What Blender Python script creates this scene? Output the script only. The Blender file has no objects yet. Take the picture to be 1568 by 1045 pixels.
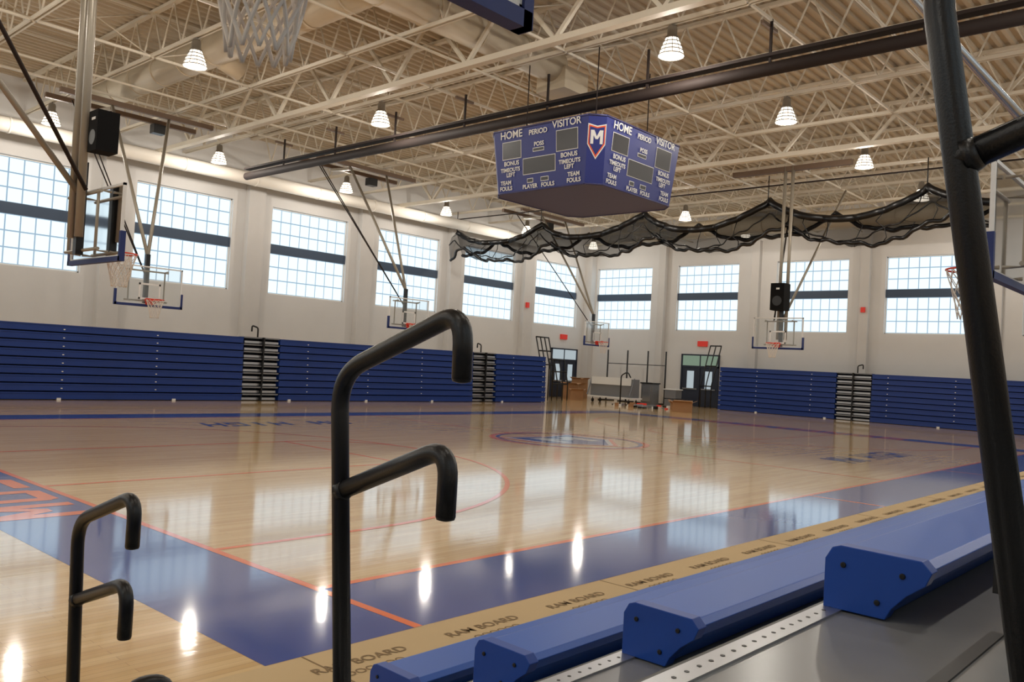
import bpy, math, random
from mathutils import Vector, Matrix
random.seed(4)
SC=bpy.context.scene
COL=SC.collection
SC.view_settings.view_transform='Standard'
SC.view_settings.look='None'
SC.view_settings.exposure=0.0

# ---------------------------------------------------------------- materials
def lin(c):
    return tuple(((v/255)/12.92 if v/255<=0.04045 else ((v/255+0.055)/1.055)**2.4) for v in c)+(1.0,)
def mat(name,rgb,rough=0.5,metal=0.0,spec=0.5,emit=None,es=0.0,noise=0.0,nscale=3.0,coat=0.0,bump=0.0,bscale=60):
    m=bpy.data.materials.new(name);m.use_nodes=True
    nt=m.node_tree;b=nt.nodes['Principled BSDF']
    b.inputs['Roughness'].default_value=rough;b.inputs['Metallic'].default_value=metal
    b.inputs['Specular IOR Level'].default_value=spec
    b.inputs['Coat Weight'].default_value=coat;b.inputs['Coat Roughness'].default_value=0.1
    c=lin(rgb)
    tc=nt.nodes.new('ShaderNodeTexCoord')
    if noise>0:
        n=nt.nodes.new('ShaderNodeTexNoise');n.inputs['Scale'].default_value=nscale;n.inputs['Detail'].default_value=4
        nt.links.new(tc.outputs['Object'],n.inputs['Vector'])
        mx=nt.nodes.new('ShaderNodeMix');mx.data_type='RGBA'
        mx.inputs[6].default_value=tuple(v*(1-noise) for v in c[:3])+(1,)
        mx.inputs[7].default_value=tuple(min(1,v*(1+noise)) for v in c[:3])+(1,)
        nt.links.new(n.outputs['Fac'],mx.inputs[0]);nt.links.new(mx.outputs[2],b.inputs['Base Color'])
    else: b.inputs['Base Color'].default_value=c
    if bump>0:
        n2=nt.nodes.new('ShaderNodeTexNoise');n2.inputs['Scale'].default_value=bscale
        nt.links.new(tc.outputs['Object'],n2.inputs['Vector'])
        bp=nt.nodes.new('ShaderNodeBump');bp.inputs['Strength'].default_value=bump;bp.inputs['Distance'].default_value=0.01
        nt.links.new(n2.outputs['Fac'],bp.inputs['Height']);nt.links.new(bp.outputs['Normal'],b.inputs['Normal'])
    if emit:
        b.inputs['Emission Color'].default_value=lin(emit);b.inputs['Emission Strength'].default_value=es
    return m

def floor_mat(name,base=None):
    """glossy hardwood strip floor; base colour overrides wood with paint"""
    m=bpy.data.materials.new(name);m.use_nodes=True
    nt=m.node_tree;N=nt.nodes;L=nt.links;b=N['Principled BSDF']
    tc=N.new('ShaderNodeTexCoord')
    br=N.new('ShaderNodeTexBrick');br.offset=0.37;br.inputs['Scale'].default_value=1.0
    br.inputs['Brick Width'].default_value=1.1;br.inputs['Row Height'].default_value=0.062
    br.inputs['Mortar Size'].default_value=0.0012;br.inputs['Mortar Smooth'].default_value=0.2
    br.inputs['Bias'].default_value=-0.1
    L.new(tc.outputs['Object'],br.inputs['Vector'])
    no=N.new('ShaderNodeTexNoise');no.inputs['Scale'].default_value=1.0;no.inputs['Detail'].default_value=5
    mp=N.new('ShaderNodeMapping');mp.inputs['Scale'].default_value=(0.6,9,1)
    L.new(tc.outputs['Object'],mp.inputs['Vector']);L.new(mp.outputs['Vector'],no.inputs['Vector'])
    if base is None:
        br.inputs['Color1'].default_value=lin((242,208,150));br.inputs['Color2'].default_value=lin((226,184,122));br.inputs['Mortar'].default_value=lin((170,126,78))
        mx=N.new('ShaderNodeMix');mx.data_type='RGBA';mx.blend_type='MULTIPLY';mx.inputs[0].default_value=0.6
        cr=N.new('ShaderNodeValToRGB');cr.color_ramp.elements[0].position=0.3;cr.color_ramp.elements[0].color=(.78,.7,.58,1);cr.color_ramp.elements[1].position=0.65;cr.color_ramp.elements[1].color=(1,1,1,1)
        L.new(no.outputs['Fac'],cr.inputs['Fac']);L.new(br.outputs['Color'],mx.inputs[6]);L.new(cr.outputs['Color'],mx.inputs[7])
        L.new(mx.outputs[2],b.inputs['Base Color'])
    else:
        b.inputs['Base Color'].default_value=lin(base)
    b.inputs['Roughness'].default_value=0.4
    b.inputs['Specular IOR Level'].default_value=0.1
    b.inputs['Coat Weight'].default_value=1.0;b.inputs['Coat IOR'].default_value=1.55;b.inputs['Coat Roughness'].default_value=0.075
    # gentle waviness of the finish
    n2=N.new('ShaderNodeTexNoise');n2.inputs['Scale'].default_value=1.0;n2.inputs['Detail'].default_value=3
    mp2=N.new('ShaderNodeMapping');mp2.inputs['Scale'].default_value=(1.2,16,1)
    L.new(tc.outputs['Object'],mp2.inputs['Vector']);L.new(mp2.outputs['Vector'],n2.inputs['Vector'])
    bp=N.new('ShaderNodeBump');bp.inputs['Strength'].default_value=0.1;bp.inputs['Distance'].default_value=0.004
    L.new(n2.outputs['Fac'],bp.inputs['Height']);L.new(bp.outputs['Normal'],b.inputs['Normal']);L.new(bp.outputs['Normal'],b.inputs['Coat Normal'])
    return m

def emis(name,rgb,s):
    m=bpy.data.materials.new(name);m.use_nodes=True;nt=m.node_tree
    nt.nodes.remove(nt.nodes['Principled BSDF'])
    e=nt.nodes.new('ShaderNodeEmission');e.inputs['Color'].default_value=lin(rgb);e.inputs['Strength'].default_value=s
    nt.links.new(e.outputs[0],nt.nodes['Material Output'].inputs[0]);return m
def translucent(name,rgb,alpha,gloss=True):
    m=bpy.data.materials.new(name);m.use_nodes=True;nt=m.node_tree
    nt.nodes.remove(nt.nodes['Principled BSDF'])
    t=nt.nodes.new('ShaderNodeBsdfTransparent')
    d=nt.nodes.new('ShaderNodeBsdfDiffuse');d.inputs['Color'].default_value=lin(rgb)
    mx=nt.nodes.new('ShaderNodeMixShader');mx.inputs[0].default_value=alpha
    nt.links.new(t.outputs[0],mx.inputs[1]);nt.links.new(d.outputs[0],mx.inputs[2])
    out=mx
    if gloss:
        g=nt.nodes.new('ShaderNodeBsdfGlossy');g.inputs['Roughness'].default_value=0.05
        fr=nt.nodes.new('ShaderNodeFresnel');fr.inputs['IOR'].default_value=1.2;m2=nt.nodes.new('ShaderNodeMixShader')
        nt.links.new(fr.outputs[0],m2.inputs[0]);nt.links.new(mx.outputs[0],m2.inputs[1]);nt.links.new(g.outputs[0],m2.inputs[2]);out=m2
    nt.links.new(out.outputs[0],nt.nodes['Material Output'].inputs[0]);return m

M={}
M['wood']=floor_mat('maple_floor')
M['blue_floor']=floor_mat('court_blue',(4,60,160))
M['orange_floor']=floor_mat('court_orange',(255,112,26))
M['white_floor']=floor_mat('court_white',(225,225,225))
M['wall']=mat('painted_block',(214,212,210),0.85,noise=0.03,nscale=1.5,bump=0.15,bscale=25)
M['pil']=mat('pilaster_paint',(204,201,198),0.85,noise=0.03)
M['deck']=mat('roof_deck',(194,180,158),0.7,noise=0.04)
M['steel']=mat('joist_steel',(218,209,192),0.55,noise=0.03)
M['duct']=mat('duct_paint',(206,192,168),0.6,noise=0.04)
M['ductw']=mat('duct_white',(244,238,228),0.6)
M['winframe']=mat('window_frame',(58,74,96),0.5)
M['pane']=emis('frosted_pane',(214,232,240),1.45)
M['grid']=emis('pane_grid',(172,198,220),0.85)
M['blue']=mat('bleacher_blue',(8,52,132),0.45,noise=0.06)
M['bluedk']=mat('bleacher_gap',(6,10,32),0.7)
M['seat']=mat('seat_blue',(36,94,190),0.42,noise=0.04,bump=0.05,bscale=200)
M['cap']=mat('seat_cap_blue',(18,72,166),0.4,noise=0.04)
M['grey']=mat('step_grey',(130,132,136),0.4,metal=0.3)
M['deckg']=mat('tread_grey',(132,134,136),0.25,noise=0.08,nscale=6)
M['alu']=mat('aluminium_nosing',(186,188,192),0.34,metal=0.9)
M['black']=mat('black_metal',(14,14,16),0.4)
M['speaker']=mat('speaker_black',(12,12,13),0.85,spec=0.2)
M['rail']=mat('black_powdercoat',(13,13,15),0.36,bump=0.08,bscale=300)
M['dark']=mat('dark_brown_steel',(46,37,34),0.7,spec=0.25)
M['bar']=mat('brown_hoist_bar',(112,92,76),0.6)
M['pipe']=mat('support_pipe',(160,152,138),0.4,metal=0.3)
M['chrome']=mat('galvanised',(190,192,195),0.25,metal=0.9)
M['white']=mat('white_paint',(228,228,226),0.5)
M['net']=mat('net_cord',(232,224,214),0.8)
M['rim']=mat('rim_orange',(220,58,30),0.4)
M['pad']=mat('pad_blue',(22,42,104),0.55)
M['glass']=translucent('board_glass',(190,200,200),0.13)
M['mesh']=translucent('curtain_net',(10,10,12),0.55,False)
M['sb']=mat('scoreboard_blue',(30,42,122),0.45,noise=0.03)
M['sbb']=mat('scoreboard_bottom',(62,64,112),0.5,noise=0.05)
M['disp']=mat('display_black',(28,26,30),0.3)
M['lampglass']=emis('lamp_glass',(255,242,222),3.0)
M['housing']=mat('lamp_housing',(150,144,134),0.4,metal=0.4)
M['door']=mat('door_slate',(34,42,60),0.5)
M['dglass']=emis('door_glass',(200,214,220),0.7)
M['green']=emis('outside_green',(150,172,150),0.6)
M['red']=mat('red_device',(190,40,34),0.5,emit=(220,60,40),es=0.25)
M['card']=mat('cardboard',(158,118,82),0.8,noise=0.08)
M['paper']=mat('floor_cover_board',(214,186,140),0.75,noise=0.05,nscale=2)
M['ink']=mat('ink',(142,116,80),0.8)
M['orange']=mat('orange_logo',(235,90,34),0.5)

# ---------------------------------------------------------------- mesh builder
class MB:
    def __init__(s): s.v=[];s.f=[];s.m=[];s.sm=[];s.mats=[]
    def mi(s,k):
        if k not in s.mats: s.mats.append(k)
        return s.mats.index(k)
    def face(s,ids,k,smooth=False): s.f.append(ids);s.m.append(s.mi(k));s.sm.append(smooth)
    def poly(s,pts,k,smooth=False):
        n=len(s.v);s.v+= [tuple(p) for p in pts];s.face(list(range(n,n+len(pts))),k,smooth)
    def box(s,x0,x1,y0,y1,z0,z1,k):
        x0,x1=sorted((x0,x1));y0,y1=sorted((y0,y1));z0,z1=sorted((z0,z1))
        n=len(s.v);s.v+=[(x0,y0,z0),(x1,y0,z0),(x1,y1,z0),(x0,y1,z0),(x0,y0,z1),(x1,y0,z1),(x1,y1,z1),(x0,y1,z1)]
        for q in [(0,3,2,1),(4,5,6,7),(0,1,5,4),(1,2,6,5),(2,3,7,6),(3,0,4,7)]: s.face([n+i for i in q],k)
    def beam(s,p,q,w,h,k):
        p=Vector(p);q=Vector(q);d=(q-p).normalized()
        up=Vector((0,0,1)) if abs(d.z)<0.95 else Vector((1,0,0))
        a=d.cross(up).normalized()*w/2;b=a.cross(d).normalized()*h/2
        n=len(s.v)
        for c in (p,q):
            for sg in ((-1,-1),(1,-1),(1,1),(-1,1)): s.v.append(tuple(c+a*sg[0]+b*sg[1]))
        for f in [(0,3,2,1),(4,5,6,7),(0,1,5,4),(1,2,6,5),(2,3,7,6),(3,0,4,7)]: s.face([n+i for i in f],k)
    def tube(s,pts,r,k,n=8,closed=False,caps=True):
        pts=[Vector(p) for p in pts];m=len(pts)
        rr=r if isinstance(r,(list,tuple)) else [r]*m
        t0=(pts[1]-pts[0]).normalized();ref=Vector((0,0,1)) if abs(t0.z)<0.9 else Vector((1,0,0))
        a=t0.cross(ref).normalized();base=len(s.v)
        for i,p in enumerate(pts):
            if closed: t=(pts[(i+1)%m]-pts[i-1]).normalized()
            else: t=(pts[min(i+1,m-1)]-pts[max(i-1,0)]).normalized()
            a=(a-t*a.dot(t)).normalized();b=t.cross(a)
            for j in range(n):
                an=2*math.pi*j/n;s.v.append(tuple(p+(a*math.cos(an)+b*math.sin(an))*rr[i]))
        seg=m if closed else m-1
        for i in range(seg):
            i2=(i+1)%m
            for j in range(n):
                j2=(j+1)%n
                s.face([base+i*n+j,base+i*n+j2,base+i2*n+j2,base+i2*n+j],k,True)
        if caps and not closed:
            s.face([base+j for j in range(n)][::-1],k);s.face([base+(m-1)*n+j for j in range(n)],k)
    def lathe(s,c,prof,k,n=16):
        base=len(s.v)
        for r,z in prof:
            for j in range(n):
                a=2*math.pi*j/n;s.v.append((c[0]+r*math.cos(a),c[1]+r*math.sin(a),c[2]+z))
        for i in range(len(prof)-1):
            for j in range(n):
                j2=(j+1)%n;s.face([base+i*n+j,base+i*n+j2,base+(i+1)*n+j2,base+(i+1)*n+j],k,True)
    def extr(s,prof,x0,x1,k,kcap=None):
        """extrude (y,z) profile along x"""
        n=len(s.v);m=len(prof)
        s.v+=[(x0,y,z) for y,z in prof]+[(x1,y,z) for y,z in prof]
        for i in range(m):
            j=(i+1)%m;s.face([n+i,n+j,n+m+j,n+m+i],k)
        s.face(list(range(n,n+m))[::-1],kcap or k);s.face(list(range(n+m,n+2*m)),kcap or k)
    def done(s,name,parent=None,bevel=0):
        me=bpy.data.meshes.new(name);me.from_pydata(s.v,[],s.f)
        for k in s.mats: me.materials.append(M[k])
        me.polygons.foreach_set('material_index',s.m);me.polygons.foreach_set('use_smooth',s.sm)
        me.update();o=bpy.data.objects.new(name,me);COL.objects.link(o)
        if parent: o.parent=parent
        if bevel:
            b=o.modifiers.new('bevel','BEVEL');b.width=bevel;b.segments=3;b.limit_method='ANGLE'
        return o
def fillet(pts,r,n=6):
    """round the corners of a polyline"""
    pts=[Vector(p) for p in pts];out=[pts[0]]
    for i in range(1,len(pts)-1):
        a,b,c=pts[i-1],pts[i],pts[i+1]
        d1=(a-b);d2=(c-b);rr=min(r,d1.length*.49,d2.length*.49)
        p=b+d1.normalized()*rr;q=b+d2.normalized()*rr
        for j in range(n+1):
            t=j/n;out.append((1-t)**2*p+2*t*(1-t)*b+t*t*q)
    out.append(pts[-1]);return out
def text(body,size,org,xd,up,k,parent,align='CENTER',bold=0.0,sx=1.0):
    c=bpy.data.curves.new('label_'+body.split()[0].lower(),'FONT');c.body=body;c.size=size;c.align_x=align;c.align_y='CENTER';c.offset=bold
    c.materials.append(M[k]);o=bpy.data.objects.new(c.name,c);COL.objects.link(o)
    xd=Vector(xd).normalized();up=Vector(up).normalized();n=xd.cross(up)
    m=Matrix((xd*sx,up,n)).transposed().to_4x4();m.translation=Vector(org);o.matrix_world=m
    if parent: o.parent=parent
    return o
# block letters as convex quads in a unit cell (x 0..1, y 0..1)
S_=.24
GL={'M':[[(0,0),(S_,0),(S_,1),(0,1)],[(1-S_,0),(1,0),(1,1),(1-S_,1)],[(0,1),(.5-.1,.35),(.5+.1,.35),(S_+.04,1)],[(1-S_-.04,1),(.4,.35),(.6,.35),(1,1)]],
'W':[[(0,0),(S_,0),(S_,1),(0,1)],[(1-S_,0),(1,0),(1,1),(1-S_,1)],[(0,0),(S_+.04,0),(.6,.65),(.4,.65)],[(1-S_-.04,0),(1,0),(.6,.65),(.4,.65)]],
'U':[[(0,.1),(S_,.1),(S_,1),(0,1)],[(1-S_,.1),(1,.1),(1,1),(1-S_,1)],[(.1,0),(.9,0),(1,.2),(0,.2)]],
'S':[[(0,0),(.9,0),(1,.2),(0,.2)],[(0,.4),(1,.4),(1,.6),(0,.6)],[(0,.8),(1,.8),(1,1),(.1,1)],[(0,.6),(S_,.6),(S_,.8),(0,.8)],[(1-S_,.2),(1,.2),(1,.4),(1-S_,.4)]],
'T':[[(0,.8),(1,.8),(1,1),(0,1)],[(.38,0),(.62,0),(.62,.8),(.38,.8)]],
'A':[[(0,0),(S_,0),(S_,.85),(0,.85)],[(1-S_,0),(1,0),(1,.85),(1-S_,.85)],[(0,.85),(1,.85),(.85,1),(.15,1)],[(S_,.35),(1-S_,.35),(1-S_,.52),(S_,.52)]],
'N':[[(0,0),(S_,0),(S_,1),(0,1)],[(1-S_,0),(1,0),(1,1),(1-S_,1)],[(S_,1),(S_,.7),(1-S_,0),(1-S_,.3)]],
'G':[[(0,.1),(S_,.1),(S_,.9),(0,.9)],[(0,.1),(.1,0),(1,0),(1,.2),(0,.2)],[(0,.8),(1,.8),(1,1),(.1,1),(0,.9)],[(1-S_,.2),(1,.2),(1,.5),(1-S_,.5)],[(.5,.4),(.8,.4),(.8,.55),(.5,.55)]],
'H':[[(0,0),(S_,0),(S_,1),(0,1)],[(1-S_,0),(1,0),(1,1),(1-S_,1)],[(S_,.4),(1-S_,.4),(1-S_,.6),(S_,.6)]],
'I':[[(.35,0),(.65,0),(.65,1),(.35,1)]],' ':[]}
def block(b,s,org,xd,up,w,h,gap,k,slant=0.0):
    """flat block lettering centred on org"""
    org=Vector(org);xd=Vector(xd);up=Vector(up);nn=xd.cross(up);tot=len(s)*w+(len(s)-1)*gap
    for i,c in enumerate(s):
        x0=-tot/2+i*(w+gap)
        for j,q in enumerate(GL[c]):
            pts=[org+nn*(.0001*j)+xd*(x0+p[0]*w+slant*(p[1]-.5)*h)+up*((p[1]-.5)*h) for p in q]
            nrm=(pts[1]-pts[0]).cross(pts[2]-pts[1])
            if nrm.dot(nn)<0: pts=pts[::-1]
            b.poly(pts,k)

# ---------------------------------------------------------------- camera
yaw,pitch,roll=[math.radians(a) for a in (42.22,1.57,3.11)]
F=Vector((math.cos(yaw)*math.cos(pitch),math.sin(yaw)*math.cos(pitch),math.sin(pitch)))
R0=Vector((math.sin(yaw),-math.cos(yaw),0));U0=R0.cross(F)
R=R0*math.cos(roll)+U0*math.sin(roll);U=U0*math.cos(roll)-R0*math.sin(roll)
cam=bpy.data.cameras.new('camera');co=bpy.data.objects.new('camera',cam);COL.objects.link(co)
mw=Matrix((R,U,-F)).transposed().to_4x4();mw.translation=Vector((0,0,1.82));co.matrix_world=mw
cam.lens=36*1296/1568;cam.sensor_width=36;cam.clip_start=0.05;cam.clip_end=300
SC.camera=co

# ---------------------------------------------------------------- room
X0,X1,Y0,Y1,H=-9.2,42.6,-6.2,32.3,10.75
b=MB();b.box(X0,X1,Y0,Y1,-0.2,0,'wood');b.done('floor')
# ribbed roof deck
b=MB();y=Y0
pts=[]
while y<Y1:
    pts+=[(y,H),(y+.10,H),(y+.14,H+.08),(y+.26,H+.08),(y+.30,H)];y+=.30
n=len(pts);b.v+=[(X0,p[0],p[1]) for p in pts]+[(X1,p[0],p[1]) for p in pts]
for i in range(n-1): b.face([i,n+i,n+i+1,i+1],'deck')
b.box(X0-.3,X1+.3,Y0-.3,Y1+.3,H+.1,H+.3,'deck')
b.done('ceiling')
ZB,ZT=4.28,8.05
winL=[(13.95+5.86*k,13.95+5.86*k+4.0) for k in range(-3,5)]
winF=[(27.7,31.7),(22.1,25.95),(16.1,19.9),(10.4,14.3),(4.5,8.4),(-1.4,2.5)]
def wall_with_windows(name,axis,c,thick,lo,hi,wins,side):
    b=MB()
    def bx(a0,a1,z0,z1):
        if axis=='x': b.box(a0,a1,c,c+thick*side,z0,z1,'wall')
        else: b.box(c,c+thick*side,a0,a1,z0,z1,'wall')
    bx(lo,hi,0,ZB);bx(lo,hi,ZT,H+.3)
    p=lo
    for a0,a1 in sorted(wins): bx(p,a0,ZB,ZT);p=a1
    bx(p,hi,ZB,ZT);b.done(name)
wall_with_windows('wall_left','x',Y1,.35,X0-.3,X1+.3,winL,1)
wall_with_windows('wall_back','y',X1,.35,Y0,Y1,winF,1)
wall_with_windows('wall_right','x',Y0,.35,X0-.3,X1+.3,winL,-1)
wall_with_windows('wall_front','y',X0,.35,Y0,Y1,winF,-1)
wi=0
def window(axis,c,side,a0,a1):
    """frame + translucent grid panels, recessed in the wall"""
    global wi;wi+=1
    b=MB();d0=c+.12*side;d1=c+.20*side
    def bx(u0,u1,z0,z1,k,e0=0.0,e1=0.0):
        if axis=='x': b.box(u0,u1,d0+e0*side,d1+e1*side,z0,z1,k)
        else: b.box(d0+e0*side,d1+e1*side,u0,u1,z0,z1,k)
    h=ZT-ZB;zm0=ZB+h*.47;zm1=ZB+h*.575
    fw=.05
    bx(a0,a1,zm0,zm1,'winframe',-.04,0)
    bx(a0,a0+fw,ZB,ZT,'white');bx(a1-fw,a1,ZB,ZT,'white');bx(a0,a1,ZB,ZB+fw,'white');bx(a0,a1,ZT-fw,ZT,'white')
    bx(a0,a1,ZB,ZT,'grid',.05,.02)
    nc=8
    for z0,z1,nr in ((ZB+fw,zm0,3),(zm1,ZT-fw,3)):
        for r in range(nr):
            for q in range(nc):
                w=(a1-a0-2*fw)/nc;hh=(z1-z0)/nr;g=.026
                bx(a0+fw+q*w+g,a0+fw+(q+1)*w-g,z0+r*hh+g,z0+(r+1)*hh-g,'pane',.03,0)
    b.done('window_%d'%wi)
for a in winL: window('x',Y1,1,*a)
for a in winF: window('y',X1,1,*a)
for a in winL: window('x',Y0,-1,*a)  # windows on the unseen right wall, added to light the hall
for a in winF: window('y',X0,-1,*a)  # unseen front wall: these windows too are added for their glow
# pilasters
b=MB()
for k in range(-3,5):
    x=13.02+5.86*k
    if x<X1-1: b.box(x-.38,x+.38,Y1-.32,Y1+.05,0,9.2,'pil')
b.box(X1-.5,X1+.05,Y1-.5,Y1+.05,0,9.2,'pil')
for y in (26.85,21.0,15.2,9.4,3.5): b.box(X1-.3,X1+.05,y-.22,y+.22,0,9.2,'pil')
b.done('trim_pilasters')

# ---------------------------------------------------------------- roof structure
b=MB()
ZC=9.45;XL=9.85;SPX=2.92
x=XL-SPX*6
while x<X1-.5:
    for s in(-.05,.05): b.box(x+s-.02,x+s+.02,Y0+.02,Y1-.02,ZC,ZC+.09,'steel')
    b.box(x-.07,x+.07,Y0+.02,Y1-.02,H-.1,H-.01,'steel')
    y=Y0+.05;p=1.1
    while y<Y1-p:
        b.tube([(x,y,H-.06),(x,y+p/2,ZC+.05)],.026,'steel',5,caps=False)
        b.tube([(x,y+p/2,ZC+.05),(x,y+p,H-.06)],.026,'steel',5,caps=False)
        y+=p
    x+=SPX
for y in (-1.5,3.5,8.2,13,17.8,22.4,27.0):
    b.box(X0+.02,X1-.02,y-.025,y+.025,ZC+.0,ZC+.06,'steel')
    b.box(X0+.02,X1-.02,y-.025,y+.025,H-.16,H-.1,'steel')
for y in (6.3,15.5,25): b.tube([(X0+.1,y,ZC-.1),(X1-.1,y,ZC-.1)],.035,'steel',6)  # sprinkler pipes, held in the same mesh as the joists
x=XL-SPX*6
while x<X1-3.4:
    for y in (3.5,13,22.4):
        b.tube([(x,y,H-.1),(x+SPX,y,ZC)],.02,'steel',4);b.tube([(x,y,ZC),(x+SPX,y,H-.1)],.02,'steel',4)
    x+=SPX
for xg in (XL+SPX*1.5,XL+SPX*5.5):
    b.box(xg-.1,xg+.1,Y0+.02,Y1-.02,9.0,9.14,'steel')
    y=Y0+.1
    while y<Y1-2.9:
        b.beam((xg,y,H-.1),(xg,y+1.4,9.1),.09,.09,'steel');b.beam((xg,y+1.4,9.1),(xg,y+2.8,H-.1),.09,.09,'steel');y+=2.8
b.done('roof_joists_and_pipes')
def duct(pts,r,k,seam=1.5):
    b=MB();b.tube(pts,r,k,20)
    p=Vector(pts[0]);q=Vector(pts[-1]);d=(q-p);n=int(d.length/seam)
    for i in range(1,n):
        c=p+d*i/n;b.tube([c-d.normalized()*.03,c+d.normalized()*.03],r+.015,k,20)
    return b
b=duct([(X0+.1,31.2,8.8),(36.5,31.2,8.8)],.26,'ductw',3)
b.done('ventilation_duct')
b=duct([(11.3,5,10.0),(11.3,29.5,10.0)],.42,'duct');b.tube([(11.3,22,10.0),(12.2,22,9.7)],.3,'duct',16);b.done('ventilation_duct')
b=duct([(-4,14.8,9.95),(17.5,14.8,9.95)],.42,'duct');b.box(17.3,18.3,14.3,15.3,9.3,9.9,'duct');b.done('ventilation_duct')
b=duct([(37.0,3,9.0),(37.0,22.5,9.0)],.4,'duct');b.done('ventilation_duct')

# ---------------------------------------------------------------- high bay lamps
for yy in (29.5,20.0,10.0,0.3):
    for k in range(-3,6):
        xx=XL+2*SPX*k;z=8.98
        b=MB()
        b.tube([(xx,yy,ZC+.05),(xx,yy,z+.42)],.015,'housing',6)
        b.lathe((xx,yy,z),[(0.0,.44),(.09,.43),(.11,.36),(.11,.22),(.15,.18),(.15,.14)],'housing')
        b.lathe((xx,yy,z),[(.14,.15),(.17,.08),(.22,-.04),(.26,-.16),(.28,-.24)],'lampglass',20)
        for zz,r in ((.06,.185),(-.04,.225),(-.13,.255),(-.23,.285)):
            b.lathe((xx,yy,z+zz),[(r,-.012),(r+.014,0),(r,.012)],'housing',20)
        for q in range(10):
            a=2*math.pi*q/10;b.tube([(xx+.15*math.cos(a),yy+.15*math.sin(a),z+.14),(xx+.29*math.cos(a),yy+.29*math.sin(a),z-.24)],.009,'housing',4)
        b.done('high_bay_lamp')
        l=bpy.data.lights.new('lamp_light','POINT');l.energy=205;l.color=(1,.925,.82);l.shadow_soft_size=.14
        o=bpy.data.objects.new('lamp_light',l);COL.objects.link(o);o.location=(xx,yy,z-.32)

# ---------------------------------------------------------------- court markings
CX,CY,HL,HW=16.75,13.1,12.8,7.62
xa,xb,ya,yb=CX-HL,CX+HL,CY-HW,CY+HW
b=MB()
def flat(x0,x1,y0,y1,k,z=.0008): b.poly([(x0,y0,z),(x1,y0,z),(x1,y1,z),(x0,y1,z)],k)
W=1.18
flat(xa-W,xb+W,ya-W,ya,'blue_floor');flat(xa-W,xb+W,yb,yb+W,'blue_floor');flat(xa-W,xa,ya,yb,'blue_floor');flat(xb,xb+W,ya,yb,'blue_floor')
lw=.075
def ln(x0,y0,x1,y1,k='orange_floor',w=lw,z=.0016):
    if x0==x1: flat(x0-w/2,x0+w/2,y0,y1,k,z+.0002)
    else: flat(x0,x1,y0-w/2,y0+w/2,k,z)
def arc(cx,cy,r,a0,a1,k='orange_floor',w=lw,z=.0021,n=64):
    for i in range(n):
        t0=math.radians(a0+(a1-a0)*i/n);t1=math.radians(a0+(a1-a0)*(i+1)/n)
        b.poly([(cx+(r-w/2)*math.cos(t0),cy+(r-w/2)*math.sin(t0),z),(cx+(r+w/2)*math.cos(t0),cy+(r+w/2)*math.sin(t0),z),
                (cx+(r+w/2)*math.cos(t1),cy+(r+w/2)*math.sin(t1),z),(cx+(r-w/2)*math.cos(t1),cy+(r-w/2)*math.sin(t1),z)],k)
ln(xa,ya,xb,ya);ln(xa,yb,xb,yb);ln(xa,ya-W,xa,yb+W);ln(xb,ya-W,xb,yb+W)
ln(CX,ya,CX,yb)
for x in (13.2,20.3): ln(x,ya-W,x,ya)
arc(CX,CY,1.78,0,360,'blue_floor',.10,.0023);arc(CX,CY,1.93,0,360,'orange_floor',.14,.0025)
for sx,e in ((1,xa),(-1,xb)):
    hx=e+sx*1.6
    a=(-90,90) if sx>0 else (90,270)
    arc(hx,CY,6.02,a[0],a[1]);
    for s in(-1,1): ln(min(e,hx),CY+s*6.02,max(e,hx),CY+s*6.02)
    fx=e+sx*5.8
    for s in(-1,1): ln(min(e,fx),CY+s*1.83,max(e,fx),CY+s*1.83)
    ln(fx,CY-1.83,fx,CY+1.83);arc(fx,CY,1.83,a[0],a[1],z=.0027)
def shield(s,k,z):
    pts=[(-.95,.8),(-.95,-.2),(0,-1.0),(.95,-.2),(.95,.8),(0,.62)]
    for h in ((0,1,2,5),(5,2,3,4)): b.poly([(CX+pts[i][0]*s,CY+pts[i][1]*s,z) for i in h],k)
shield(1.5,'orange_floor',.003);shield(1.36,'white_floor',.0035);shield(1.22,'blue_floor',.004)
block(b,'M',(CX,CY+.1,.0045),(1,0,0),(0,1,0),1.5,1.1,0,'white_floor')
block(b,'MW HIGH',(CX-4.7,CY+5.6,.003),(-1,0,0),(0,-1,0),.5,.9,.1,'blue_floor',.2)
block(b,'MW HIGH',(CX+4.9,CY-5.6,.003),(1,0,0),(0,1,0),.5,.9,.1,'blue_floor',.2)
block(b,'MUSTANGS',(xa-.6,CY,.002),(0,1,0),(-1,0,0),.78,.92,.2,'orange_floor')
block(b,'MUSTANGS',(xb+.6,CY,.002),(0,-1,0),(1,0,0),.78,.92,.2,'orange_floor')
cm=b.done('court_markings')
b=MB();b.box(X0+1,X1-3,3.1,ya-W-.02,0.001,.006,'paper')
for x in range(-6,38,3): b.box(x,x+.012,3.1,ya-W-.02,.006,.0075,'ink')
pb=b.done('floor_cover_board')
for i in range(22):
    text('RAM BOARD',.12,(2.2+i*1.05,4.02,.009),(1,0,0),(0,1,0),'ink',pb,bold=.001)
    text('OOOOOO',.09,(2.2+i*1.05,3.88,.009),(1,0,0),(0,1,0),'ink',pb)

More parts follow.
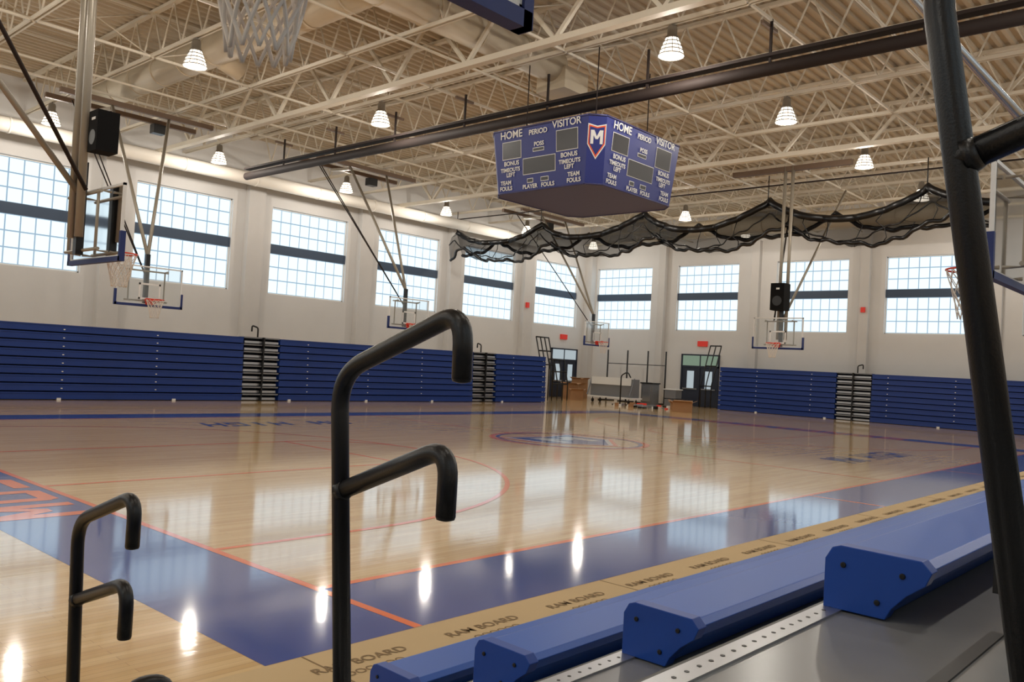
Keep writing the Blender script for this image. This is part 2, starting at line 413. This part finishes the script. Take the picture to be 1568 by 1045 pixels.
# ---------------------------------------------------------------- retracted bleachers
def bleacher(name,mapf,segs,aisles):
    b=MB();rows=9;rh=.255
    def bx(u0,u1,v0,v1,z0,z1,k):
        p=mapf(u0,v0);q=mapf(u1,v1);b.box(p[0],q[0],p[1],q[1],z0,z1,k)
    for u0,u1 in segs:
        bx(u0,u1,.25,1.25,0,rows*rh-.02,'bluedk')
        for r in range(rows):
            z=r*rh;s=.012*r
            bx(u0,u1,s,s+.25,z+.02,z+rh-.035,'blue')
            bx(u0,u1,s-.025,s+.22,z+rh-.06,z+rh-.02,'blue')
        u=u0+1.2
        while u<u1-.6:
            for r in range(1,rows):
                bx(u,u+.05,.012*r-.012,.1,r*rh+.08,r*rh+.11,'white')
            u+=2.9
        u=u0+.4
        while u<u1:
            bx(u,u+.12,-.02,.1,0,.06,'white');u+=3.6
    for u0,u1 in aisles:
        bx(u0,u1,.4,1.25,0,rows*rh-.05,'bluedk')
        for r in range(rows):
            z=r*rh
            bx(u0+.03,u1-.03,.0+.012*r,.5,z+rh-.05,z+rh-.0,'grey')
            bx(u0+.06,u1-.06,.12,.5,z+.03,z+.11,'alu')
            bx(u0+(u1-u0)*.5,u0+(u1-u0)*.5+.05,-.02,.3,z,z+rh,'black')
        um=u0+(u1-u0)*.45
        P=lambda u,v,z:(*mapf(u,v),z)
        b.tube(fillet([P(um,.3,rows*rh-.3),P(um,.3,rows*rh+.35),P(um-.25,.3,rows*rh+.42),P(um-.25,.3,rows*rh+.2)],.08),.03,'black',8)
    return b.done(name)
bleacher('retracted_bleachers',lambda u,v:(u,27.3+v),[(-8.5,4.4),(5.8,15.95),(17.45,27.6),(29.15,32.8)],[(4.4,5.8),(15.95,17.45),(27.6,29.15)])
bleacher('retracted_bleachers',lambda u,v:(41.1+v,u),[(-4,2.0),(3.6,14.25),(15.95,22.2)],[(2.0,3.6),(14.25,15.95)])
def guard(name,p0,p1,z0,z1,n=4,lean=(0,0)):
    b=MB();p0=Vector(p0);p1=Vector(p1);le=Vector((lean[0],lean[1],0))
    for z in (z0,(z0+z1)/2,z1):
        t=(z-z0)/(z1-z0);b.tube([(*(p0+le.xy*t),z),(*(p1+le.xy*t),z)],.04,'black',6)
    for i in range(n):
        q=p0+(p1-p0)*i/(n-1);b.tube([(*q,0.01),(*q,z0),(*(q+le.xy),z1)],.035,'black',6)
    b.done(name)
guard('bleacher_guard_rail',(33.4,28.2),(34.4,28.2),1.9,3.3,4,(-.5,0))
guard('bleacher_guard_rail',(34.9,28.6),(36.2,28.6),.9,2.2,4,(-.4,0))
guard('bleacher_guard_rail',(41.3,22.75),(41.3,23.4),1.2,3.4,3,(0,-.5))

# ---------------------------------------------------------------- doors & wall devices
def door(name,axis,c,side,a0,a1,hdoor=2.2,htop=2.95,tr='green'):
    b=MB()
    def bx(u0,u1,z0,z1,k,e0,e1):
        if axis=='x': b.box(u0,u1,c-e0*side,c-e1*side,z0,z1,k)
        else: b.box(c-e0*side,c-e1*side,u0,u1,z0,z1,k)
    bx(a0,a0+.08,0,htop,'door',0.002,.1);bx(a1-.08,a1,0,htop,'door',0.002,.1);bx(a0,a1,htop-.08,htop,'door',0.002,.1);bx(a0,a1,hdoor,hdoor+.1,'door',0.002,.1)
    bx(a0+.08,a1-.08,hdoor+.1,htop-.08,tr,0.002,.03)
    bx((a0+a1)/2-.03,(a0+a1)/2+.03,hdoor,htop,'door',0.002,.06)
    m=(a0+a1)/2
    bx(m-.03,m+.03,0,hdoor,'door',0.002,.1)
    for l0,l1 in ((a0+.08,m-.03),(m+.03,a1-.08)):
        bx(l0,l1,0.01,hdoor,'door',0.002,.06)
        w=l1-l0;bx(l0+w*.3,l0+w*.7,.95,hdoor-.2,'dglass',.06,.068)
        bx(l0+.08,l1-.08,.95,1.02,'chrome',.06,.13)
    b.done(name)
door('door_1','y',X1,1,23.0,25.4)
door('door_2','x',Y1,1,39.1,41.6,tr='dglass')
b=MB();b.box(X1-.1,X1-.002,23.8,24.4,3.4,3.7,'red');b.done('exit_sign')
b=MB();b.box(39.9,40.5,Y1-.1,Y1-.002,3.5,3.8,'red');b.done('exit_sign')
b=MB();b.box(36.32-.1,36.32+.1,31.85,31.97,5.1,5.4,'red');b.done('fire_alarm')
for y,z in ((30.9,3.3),(15.2,5.3)):
    b=MB();b.box(X1-.4,X1-.31,y-.1,y+.1,z,z+.25,'red');b.done('fire_alarm')
b=MB();b.box(X1-.15,X1-.002,26.9,27.2,7.0,7.25,'white');b.done('wall_speaker')

# equipment near the corner
b=MB();cx,cy=38.2,26.9
b.box(cx-.3,cx+.3,cy-1.4,cy+1.4,.35,1.35,'grey');b.box(cx-.45,cx+.45,cy-1.5,cy+1.5,.28,.36,'white');b.box(cx-.4,cx-.32,cy-1.3,cy+1.3,1.0,1.4,'white')
b.beam((cx-.6,cy-1.4,.4),(cx-.2,cy-1.4,1.4),.05,.05,'grey');b.beam((cx-.6,cy+1.4,.4),(cx-.2,cy+1.4,1.4),.05,.05,'grey')
for y in(-1.2,1.2):
    for x in(-.35,.35): b.tube([(cx+x,cy+y-.03,.1),(cx+x,cy+y+.03,.1)],.1,'black',12);b.tube([(cx+x,cy+y,.1),(cx+x,cy+y,.3)],.025,'black',6)
b.done('equipment_cart')
b=MB()
for i,(dx,dy) in enumerate([(41.2,29.6),(41.2,28.2),(41.2,26.8),(41.2,25.6)]):
    b.tube([(dx,dy,0.05),(dx,dy,3.0)],.045,'black',8);b.box(dx-.35,dx+.35,dy-.35,dy+.35,0,.06,'black')
b.beam((41.2,29.6,2.2),(41.2,25.6,2.2),.04,.04,'black')
b.done('volleyball_standard')
def carton(x,y,s,hh,rot=0.2,nm='cardboard_box'):
    b=MB();b.box(-s/2,s/2,-s/2,s/2,0,hh,'card')
    b.box(-s/2+.02,s/2-.02,-s/2+.02,s/2-.02,hh,hh+.002,'dark')
    for a in (-1,1):
        b.poly([(-s/2,a*s/2,hh),(s/2,a*s/2,hh),(s/2,a*s*.75,hh+.1),(-s/2,a*s*.75,hh+.1)],'card')
        b.poly([(a*s/2,-s/2,hh),(a*s/2,s/2,hh),(a*s*.75,s/2,hh+.08),(a*s*.75,-s/2,hh+.08)],'card')
    o=b.done(nm);o.location=(x,y,0.0);o.rotation_euler=(0,0,rot)
carton(38.9,30.3,.9,.85,.3);carton(37.9,29.3,.7,.55,.8);carton(40.4,31.0,.7,1.15,.1)
carton(35.3,20.9,.9,.45,.5);carton(36.5,21.9,.55,.35,.2)
b=MB();b.box(39.6,40.2,23.9,24.6,0,.9,'grey');b.box(39.55,40.25,23.85,24.65,.9,.95,'white');b.box(39.6,40.2,23.9,24.6,.4,.44,'black');b.done('storage_bin')
b=MB()
for i in range(34):
    x=35.2+random.random()*3.4;y=22.4+random.random()*2.6;s=.08+random.random()*.2;h=.03+random.random()*.14
    b.box(x,x+s*2,y,y+s,0.0,h,random.choice(['card','white','white','black','grey','red','alu','ductw']))
b.done('construction_debris')
b=MB();b.box(39.3,40.0,25.2,25.9,.0,1.15,'grey');b.box(39.25,40.05,25.15,25.95,1.15,1.22,'black');b.box(39.25,39.3,25.3,25.8,.2,1.0,'alu');b.done('equipment_cabinet')
b=MB();b.tube(fillet([(36.9,25.6,0),(36.9,25.6,1.55),(36.9,25.2,1.75),(36.9,25.0,1.45)],.15),.035,'black',8);b.box(36.6,37.2,25.3,25.9,0,.04,'black');b.done('hook_stand')

# ---------------------------------------------------------------- scoreboard
zb,zt=6.07,7.62;ins=.14
sx0,sx1,sy0,sy1=15.2,18.95,11.5,15.08;ch=.3
def octo(i,z):
    a0,a1,c0,c1=sx0+i,sx1-i,sy0+i,sy1-i
    return [(a0,c0+ch,z),(a0+ch,c0,z),(a1-ch,c0,z),(a1,c0+ch,z),(a1,c1-ch,z),(a1-ch,c1,z),(a0+ch,c1,z),(a0,c1-ch,z)]
b=MB();lo=octo(ins,zb);hi=octo(0,zt);n=8
b.v+=lo+hi
for i in range(n): b.face([i,(i+1)%n,n+(i+1)%n,n+i],'sb')
b.face(list(range(n))[::-1],'sbb');b.face(list(range(n,2*n)),'sb')
for i in range(n): b.tube([lo[i],lo[(i+1)%n]],.02,'sbb',4);b.tube([hi[i],hi[(i+1)%n]],.025,'sbb',4)
cxs,cys=(sx0+sx1)/2,(sy0+sy1)/2
for dx in(-1,1):
    for dy in(-1,1): b.tube([(cxs+dx*1.1,cys+dy*1.1,zt),(cxs+dx*1.1,cys+dy*1.1,9.5)],.015,'dark',6)
sb=b.done('hanging_scoreboard')
def face(BL,BR,TL,TR,logo=False):
    BL,BR,TL,TR=map(Vector,(BL,BR,TL,TR))
    xd=(BR-BL).normalized();mid=(TL+TR)/2-(BL+BR)/2;up=(mid-xd*mid.dot(xd));Hh=up.length;up.normalize();nn=xd.cross(up);Wd=(BR-BL).length
    O=BL
    def P(u,v,e=.012): return O+xd*(u*Wd)+up*(v*Hh)+nn*e
    bb=MB()
    def disp(u0,u1,v0,v1,t=.006):
        bb.poly([P(u0-t,v0-t*1.7,.006),P(u1+t,v0-t*1.7,.006),P(u1+t,v1+t*1.7,.006),P(u0-t,v1+t*1.7,.006)],'white')
        bb.poly([P(u0,v0,.012),P(u1,v0,.012),P(u1,v1,.012),P(u0,v1,.012)],'disp')
    if logo:
        def sh(s,k,e): 
            bb.poly([P(.5-.46*s,.66+.2*s,e),P(.5-.46*s,.66-.08*s,e),P(.5,.66-.28*s,e),P(.5+.46*s,.66-.08*s,e),P(.5+.46*s,.66+.2*s,e),P(.5,.66+.17*s,e)],k)
        sh(1.08,'white',.006);sh(.98,'orange',.010);sh(.86,'sb',.014)
        block(bb,'M',P(.5,.68,.018),xd,up,Wd*.68,Hh*.2,0,'white')
        bb.done('logo',sb);return
    disp(.06,.28,.54,.80);disp(.70,.93,.54,.84)
    disp(.31,.68,.26,.50);disp(.43,.55,.60,.64)
    disp(.36,.42,.13,.18);disp(.52,.60,.13,.18)
    T=lambda s,sz,u,v:text(s,sz,P(u,v,.02),xd,up,'white',sb,bold=.004)
    T('HOME',.26,.17,.91);T('PERIOD',.17,.49,.89);T('VISITOR',.24,.815,.94);T('POSS',.14,.50,.70)
    T('BONUS',.15,.17,.46);T('TIMEOUTS',.135,.155,.36);T('LEFT',.14,.16,.28)
    T('BONUS',.15,.84,.46);T('TIMEOUTS',.135,.845,.36);T('LEFT',.14,.84,.28)
    T('PLAYER   FOULS',.14,.49,.06);T('TEAM',.14,.10,.16);T('FOULS',.14,.10,.07);T('TEAM',.14,.89,.16);T('FOULS',.14,.89,.07)
    bb.done('display_panel',sb)
face(lo[7],lo[0],hi[7],hi[0]);face(lo[0],lo[1],hi[0],hi[1],True);face(lo[1],lo[2],hi[1],hi[2])
face(lo[3],lo[4],hi[3],hi[4]);face(lo[5],lo[6],hi[5],hi[6])

# ---------------------------------------------------------------- hoops
def hoop(x,y,nx,ny,zbot=2.9,cord=.006):
    """backboard centre (x,y), normal (nx,ny) toward the rim"""
    t=Vector((-ny,nx,0));n=Vector((nx,ny,0));C=Vector((x,y,0))
    P=lambda u,v,z:tuple(C+t*u+n*v+Vector((0,0,z)))
    b=MB();w=.915;h=1.07;z0=zbot;z1=zbot+h
    def slab(u0,u1,v0,v1,za,zc,k):
        pts=[P(u0,v0,za),P(u1,v0,za),P(u1,v1,za),P(u0,v1,za),P(u0,v0,zc),P(u1,v0,zc),P(u1,v1,zc),P(u0,v1,zc)]
        m=len(b.v);b.v+=pts
        for q in [(0,3,2,1),(4,5,6,7),(0,1,5,4),(1,2,6,5),(2,3,7,6),(3,0,4,7)]: b.face([m+i for i in q],k)
    slab(-w+.02,w-.02,-.006,.006,z0+.03,z1-.02,'glass')
    for a in (-1,1): slab(a*w,a*(w-.035),-.025,.015,z0,z1,'white')
    slab(-w,w,-.025,.015,z1-.035,z1,'white');slab(-w,w,-.025,.015,z0,z0+.04,'white')
    slab(-w-.03,w+.03,-.04,.035,z0-.05,z0+.02,'pad')
    for a in (-1,1): slab(a*(w+.035),a*(w-.02),-.04,.035,z0-.05,z0+.38,'pad')
    s=.305;zz=z0+.15
    for a in(-1,1): slab(a*s,a*(s-.05),.007,.011,zz,zz+.45,'white')
    slab(-s,s,.007,.011,zz+.40,zz+.45,'white');slab(-s,s,.007,.011,zz,zz+.05,'white')
    zr=zbot+.15;R_=.229;cv=.15+R_
    ring=[P(R_*math.cos(a),cv+R_*math.sin(a),zr) for a in [2*math.pi*i/28 for i in range(28)]]
    b.tube(ring,.011,'rim',8,closed=True)
    slab(-.13,.13,.0,.16,zr-.03,zr+.01,'rim');slab(-.1,.1,0,.04,zr-.14,zr+.04,'rim')
    for a in(-1,1): b.tube([P(a*.1,.03,zr-.13),P(a*.17,cv-.12,zr-.01)],.008,'rim',6)
    NS=12;rows=6;ln_=.5
    def rad(q): return R_*(1-.75*q+.22*q*q)
    for k in range(NS):
        for d in(-1,1):
            pts=[]
            for i in range(rows*3+1):
                q=i/(rows*3);ang=2*math.pi*(k+d*.5*rows*q)/NS;r=rad(q)
                pts.append(P(r*math.cos(ang),cv+r*math.sin(ang),zr-.01-ln_*q))
            b.tube(pts,cord,'net',4)
    return b,P,slab,z0,z1
def mount(b,P,slab,z0,z1):
    for a in(-1,1): b.tube([P(a*.5,-.02,z1-.1),P(a*.5,-.2,z1-.1),P(a*.5,-.2,z0+.1),P(a*.5,-.02,z0+.1)],.022,'pipe',6)
    for z in (z1-.12,z0+.12): b.tube([P(-.6,-.2,z),P(.6,-.2,z)],.025,'pipe',6)
    slab(-.055,.055,-.3,-.19,z0+.05,z1+.35,'black')
def side_hoop(x,y,sgn,zbot=2.9,shift=1.0,back=3.6):
    b,P,slab,z0,z1=hoop(x,y,0,sgn,zbot,.008 if zbot>3 else .006);mount(b,P,slab,z0,z1)
    by=y-sgn*back;A=Vector((x,y-sgn*.25,z1+.3));sb_=1 if back>0 else -1
    for dx in(-.9,.9): b.tube([tuple(A),(x+shift+dx,by,9.1)],.05,'pipe' if back>0 else 'chrome',8)
    if back>0:
        b.tube([tuple(A+Vector((0,0,-.6))),(x+shift-1.4,by-sgn*1.2*sb_,9.2)],.02,'dark',6);b.tube([tuple(A+Vector((0,0,-.6))),(x+shift-1.7,by-sgn*1.0*sb_,9.2)],.02,'dark',6)
        b.box(x+shift-2.4,x+shift+2.4,by-sgn*1.2*sb_-.07,by-sgn*1.2*sb_+.07,9.15,9.30,'bar')
        b.box(x+shift+.9,x+shift+1.3,by-sgn*1.2*sb_-.15,by-sgn*1.2*sb_+.15,8.85,9.15,'black')
        b.beam((x+shift-.9,by,9.0),(x+shift-.9,by-sgn*1.2*sb_,9.1),.1,.1,'pipe')
    b.box(x+shift-2.4,x+shift+2.4,by-.07,by+.07,9.1,9.25,'bar')
    b.done('basketball_hoop')
side_hoop(10.5,23.1,-1);side_hoop(19.9,23.1,-1,shift=.6);side_hoop(31.2,23.1,-1,shift=.8)
side_hoop(1.53,2.27,1,3.2,back=-3.3);side_hoop(9.6,2.0,1,2.9,shift=-.2,back=-3.3)
def end_hoop(x,sg,spk,zbot=2.9):
    b,P,slab,z0,z1=hoop(x,CY,sg,0,zbot);mount(b,P,slab,z0,z1)
    for u in(-.14,.14): b.tube([P(u,-.3,z0+.3),P(u,-.35,9.4)],.06,'pipe',10)
    b.tube([P(0,-.3,z1-.1),P(.4,-4.6,9.3)],.045,'pipe',8);b.tube([P(-.3,-.3,z1-.1),P(-1.6,-4.2,9.3)],.03,'dark',8)
    slab(-2.2,2.2,-.5,-.3,9.25,9.42,'bar')
    bx=P(*spk[:3]);s=spk[3]
    b.box(bx[0]-.5*s,bx[0]+.5*s,bx[1]-.5*s,bx[1]+.5*s,bx[2]-.95*s,bx[2]+.95*s,'speaker')
    b.tube([(bx[0]-.5*s-.004,bx[1],bx[2]-.3*s),(bx[0]-.5*s,bx[1],bx[2]-.3*s)],.35*s,'black',20)
    b.box(bx[0]-.5*s-.006,bx[0]-.5*s,bx[1]-.08,bx[1]+.04,bx[2]+.5*s,bx[2]+.62*s,'white')
    b.beam((bx[0],bx[1],bx[2]),(P(0,-.3,0)[0],CY,bx[2]),.06,.06,'black')
    b.done('basketball_hoop')
end_hoop(5.1,1,(-.40,-.15,4.85,.31),3.03);end_hoop(28.33,-1,(.0,-.05,4.7,.5))

# ---------------------------------------------------------------- divider curtain roller
b=MB();ZD=8.42
b.tube([(16.75,Y0+1,ZD),(16.75,29.3,ZD)],.14,'dark',14)
b.box(16.62,16.88,Y0+1,29.3,ZD+.24,ZD+.31,'dark')
y=Y0+2
while y<29:
    if not sy0-.5<y<sy1+.5: b.beam((16.4,y+.05,9.35),(17.1,y+.05,9.35),.07,.07,'bar')
    b.beam((16.75,y,ZD),(16.75,y,9.5),.05,.05,'dark');y+=3.1
b.done('divider_curtain_roller')
# draped netting divider, gathered in scallops with crumpled folds
b=MB();XN=30.0;NN=280
def sc(y,zp,sag,pw=.8):
    t=((y-3.2)/5.65)%1.0
    return zp-sag*(4*t*(1-t))**pw
def wob(y,s): return math.sin(y*2.3+s)*.5+math.sin(y*5.7+s*2.1)*.3+math.sin(y*11.3+s*.7)*.2
ys=[3.2+(31.45-3.2)*i/NN for i in range(NN+1)]
layers=[]
for j,(zp,sg,off,xo,am) in enumerate([(8.5,.8,0,0,.04),(8.3,1.0,.1,-.2,.07),(8.05,1.15,.25,-.32,.1),(7.8,1.1,.5,-.36,.12),(7.55,.85,.9,-.3,.12)]):
    layers.append([(XN+xo+wob(y,j*.6)*.22,y,sc(y+off,zp+math.sin(y*.9+1)*.06,sg)+wob(y,j*1.7)*am) for y in ys])
for A,B in zip(layers,layers[1:]):
    for i in range(NN): b.poly([A[i],A[i+1],B[i+1],B[i]],'mesh',True)
b.tube(layers[0],.13,'black',6);b.tube(layers[-1],.07,'black',6);b.tube(layers[2],.03,'black',4)
bt2=[(XN+.5+wob(y,3)*.15,y,sc(y+2.4,7.95,.75)+wob(y,5)*.1) for y in ys]
b.tube(bt2,.08,'black',6)
for i in range(NN): b.poly([layers[0][i],layers[0][i+1],bt2[i+1],bt2[i]],'mesh',True)
for i in range(6,NN,9):
    if random.random()<.7: b.tube([layers[j][min(NN,i+random.randint(-2,2))] for j in range(5)],.018,'black',4)
for k in range(6):
    y=3.2+5.65*k
    b.tube([(XN,y,8.5),(XN,y,9.5)],.02,'black',5)
b.tube([(XN,3,9.1),(XN,31.5,9.1)],.03,'dark',6)
b.done('netting_divider')

# ---------------------------------------------------------------- near bleachers
XS=2.3;rows=[(2.77,.54),(2.176,.794),(1.527,1.077),(.888,1.374)]
b=MB()
def prof(yf,z,g=0):
    return [(yf+g,z-.15-g),(yf+g,z-.03),(yf-.008,z-.008+g),(yf-.03,z+g),(yf-.225-g,z+g-.004),(yf-.25-g,z-.02),(yf-.235-g,z-.055),(yf-.20,z-.09),(yf-.165,z-.13),(yf-.15,z-.15-g)]
for (yf,z) in rows:
    for xs0,xs1 in ((XS+.03,28),(-8,.1)):
        if xs1<1 and yf<1: continue
        b.extr(prof(yf,z),xs0,xs1,'seat')
        for xc0,xc1 in ((xs0-.035,xs0+.015),(xs1-.015,xs1+.035)): b.extr(prof(yf,z,.01),xc0,xc1,'cap')
        if xs0>1:
            for dy,dz in ((-.04,-.04),(-.19,-.04),(-.13,-.12)):
                b.tube([(xs0-.04,yf+dy,z+dz),(xs0-.034,yf+dy,z+dz)],.008,'black',10)
b.done('bleacher_seat_row',bevel=.006)
b=MB()
dk=[(r[0]+.02,r[1]-.165) for r in rows]
for i,(yf,z) in enumerate(dk):
    yb_=dk[i+1][0]+.02 if i+1<len(dk) else .40
    b.box(-8,28,yb_-.03,yf,z-.035,z,'deckg')
    b.box(-8,28,yf,yf+.012,z-.07,z+.004,'black')
    b.box(-8,28,yf-.06,yf,z,z+.006,'alu')
    b.box(-8,28,yb_-.07,yb_-.03,z,z+.008,'alu')
    b.box(-8,28,yf-.04,yf-.02,z-.5 if z>.5 else 0,z-.03,'bluedk')
    x=.6
    while x<7:
        for dy in(.03,): b.tube([(x,yf-dy,z+.0062),(x,yf-dy,z+.0068)],.006,'black',6)
        x+=.05
for xs0,xs1,z in ((1.95,28,1.47),(-8,1.95,1.33)):
    b.box(xs0,xs1,-.6,.40,z-.035,z,'deckg');b.box(xs0,xs1,.395,.42,z-.06,z+.004,'black')
    b.box(xs0,xs1,.27,.32,z,z+.006,'alu');b.box(xs0,xs1,.36,.38,z-.45,z-.03,'bluedk')
b.box(-8,28,-.9,-.6,0,1.45,'bluedk')
b.done('bleacher_deck')
# aisle hand rails
def rail(name,base,elbow,etop,eend,j,jtop,jend,r=.021):
    b=MB();b.tube(fillet([base,elbow,etop,eend],.09,8),r,'rail',16)
    b.tube(fillet([j,jtop,jend],.085,8),r,'rail',16)
    b.lathe(eend,[(r,0),(r*.9,-.006),(r*.4,-.009),(0,-.01)],'rail',16);b.lathe(jend,[(r,0),(r*.9,-.006),(r*.4,-.009),(0,-.01)],'rail',16)
    d=(Vector(jtop)-Vector(j)).normalized();jv=Vector(j);b.tube([jv+d*.01,jv+d*.028],[r+.006,r+.001],'rail',16)
    b.tube([(base[0],base[1],base[2]),(base[0],base[1],base[2]+.012)],.04,'rail',16)
    b.done(name)
rail('aisle_handrail',(1.225,1.565,.914),(1.21,1.64,1.775),(1.21,1.235,1.925),(1.21,1.23,1.785),(1.215,1.622,1.5),(1.215,1.26,1.645),(1.215,1.26,1.50))
rail('aisle_handrail',(1.195,2.955,0.001),(1.165,2.98,1.215),(1.165,2.565,1.36),(1.165,2.565,1.205),(1.172,2.975,.95),(1.17,2.59,1.09),(1.17,2.59,.925))
rail('aisle_handrail',(1.225,.20,1.332),(1.285,.385,2.44),(1.285,-.08,2.6),(1.285,-.08,2.45),(1.268,.335,2.135),(1.268,-.1,2.3),(1.268,-.1,2.14))
b=MB();b.tube(fillet([(1.35,2.97,0.01),(1.36,2.95,.62),(1.49,2.93,.62),(1.5,2.93,.01)],.06,6),.03,'rail',12);b.done('step_bracket')
w=bpy.data.worlds.new('world');SC.world=w;w.use_nodes=True;w.node_tree.nodes['Background'].inputs[0].default_value=(.6,.7,.8,1);w.node_tree.nodes['Background'].inputs[1].default_value=.5
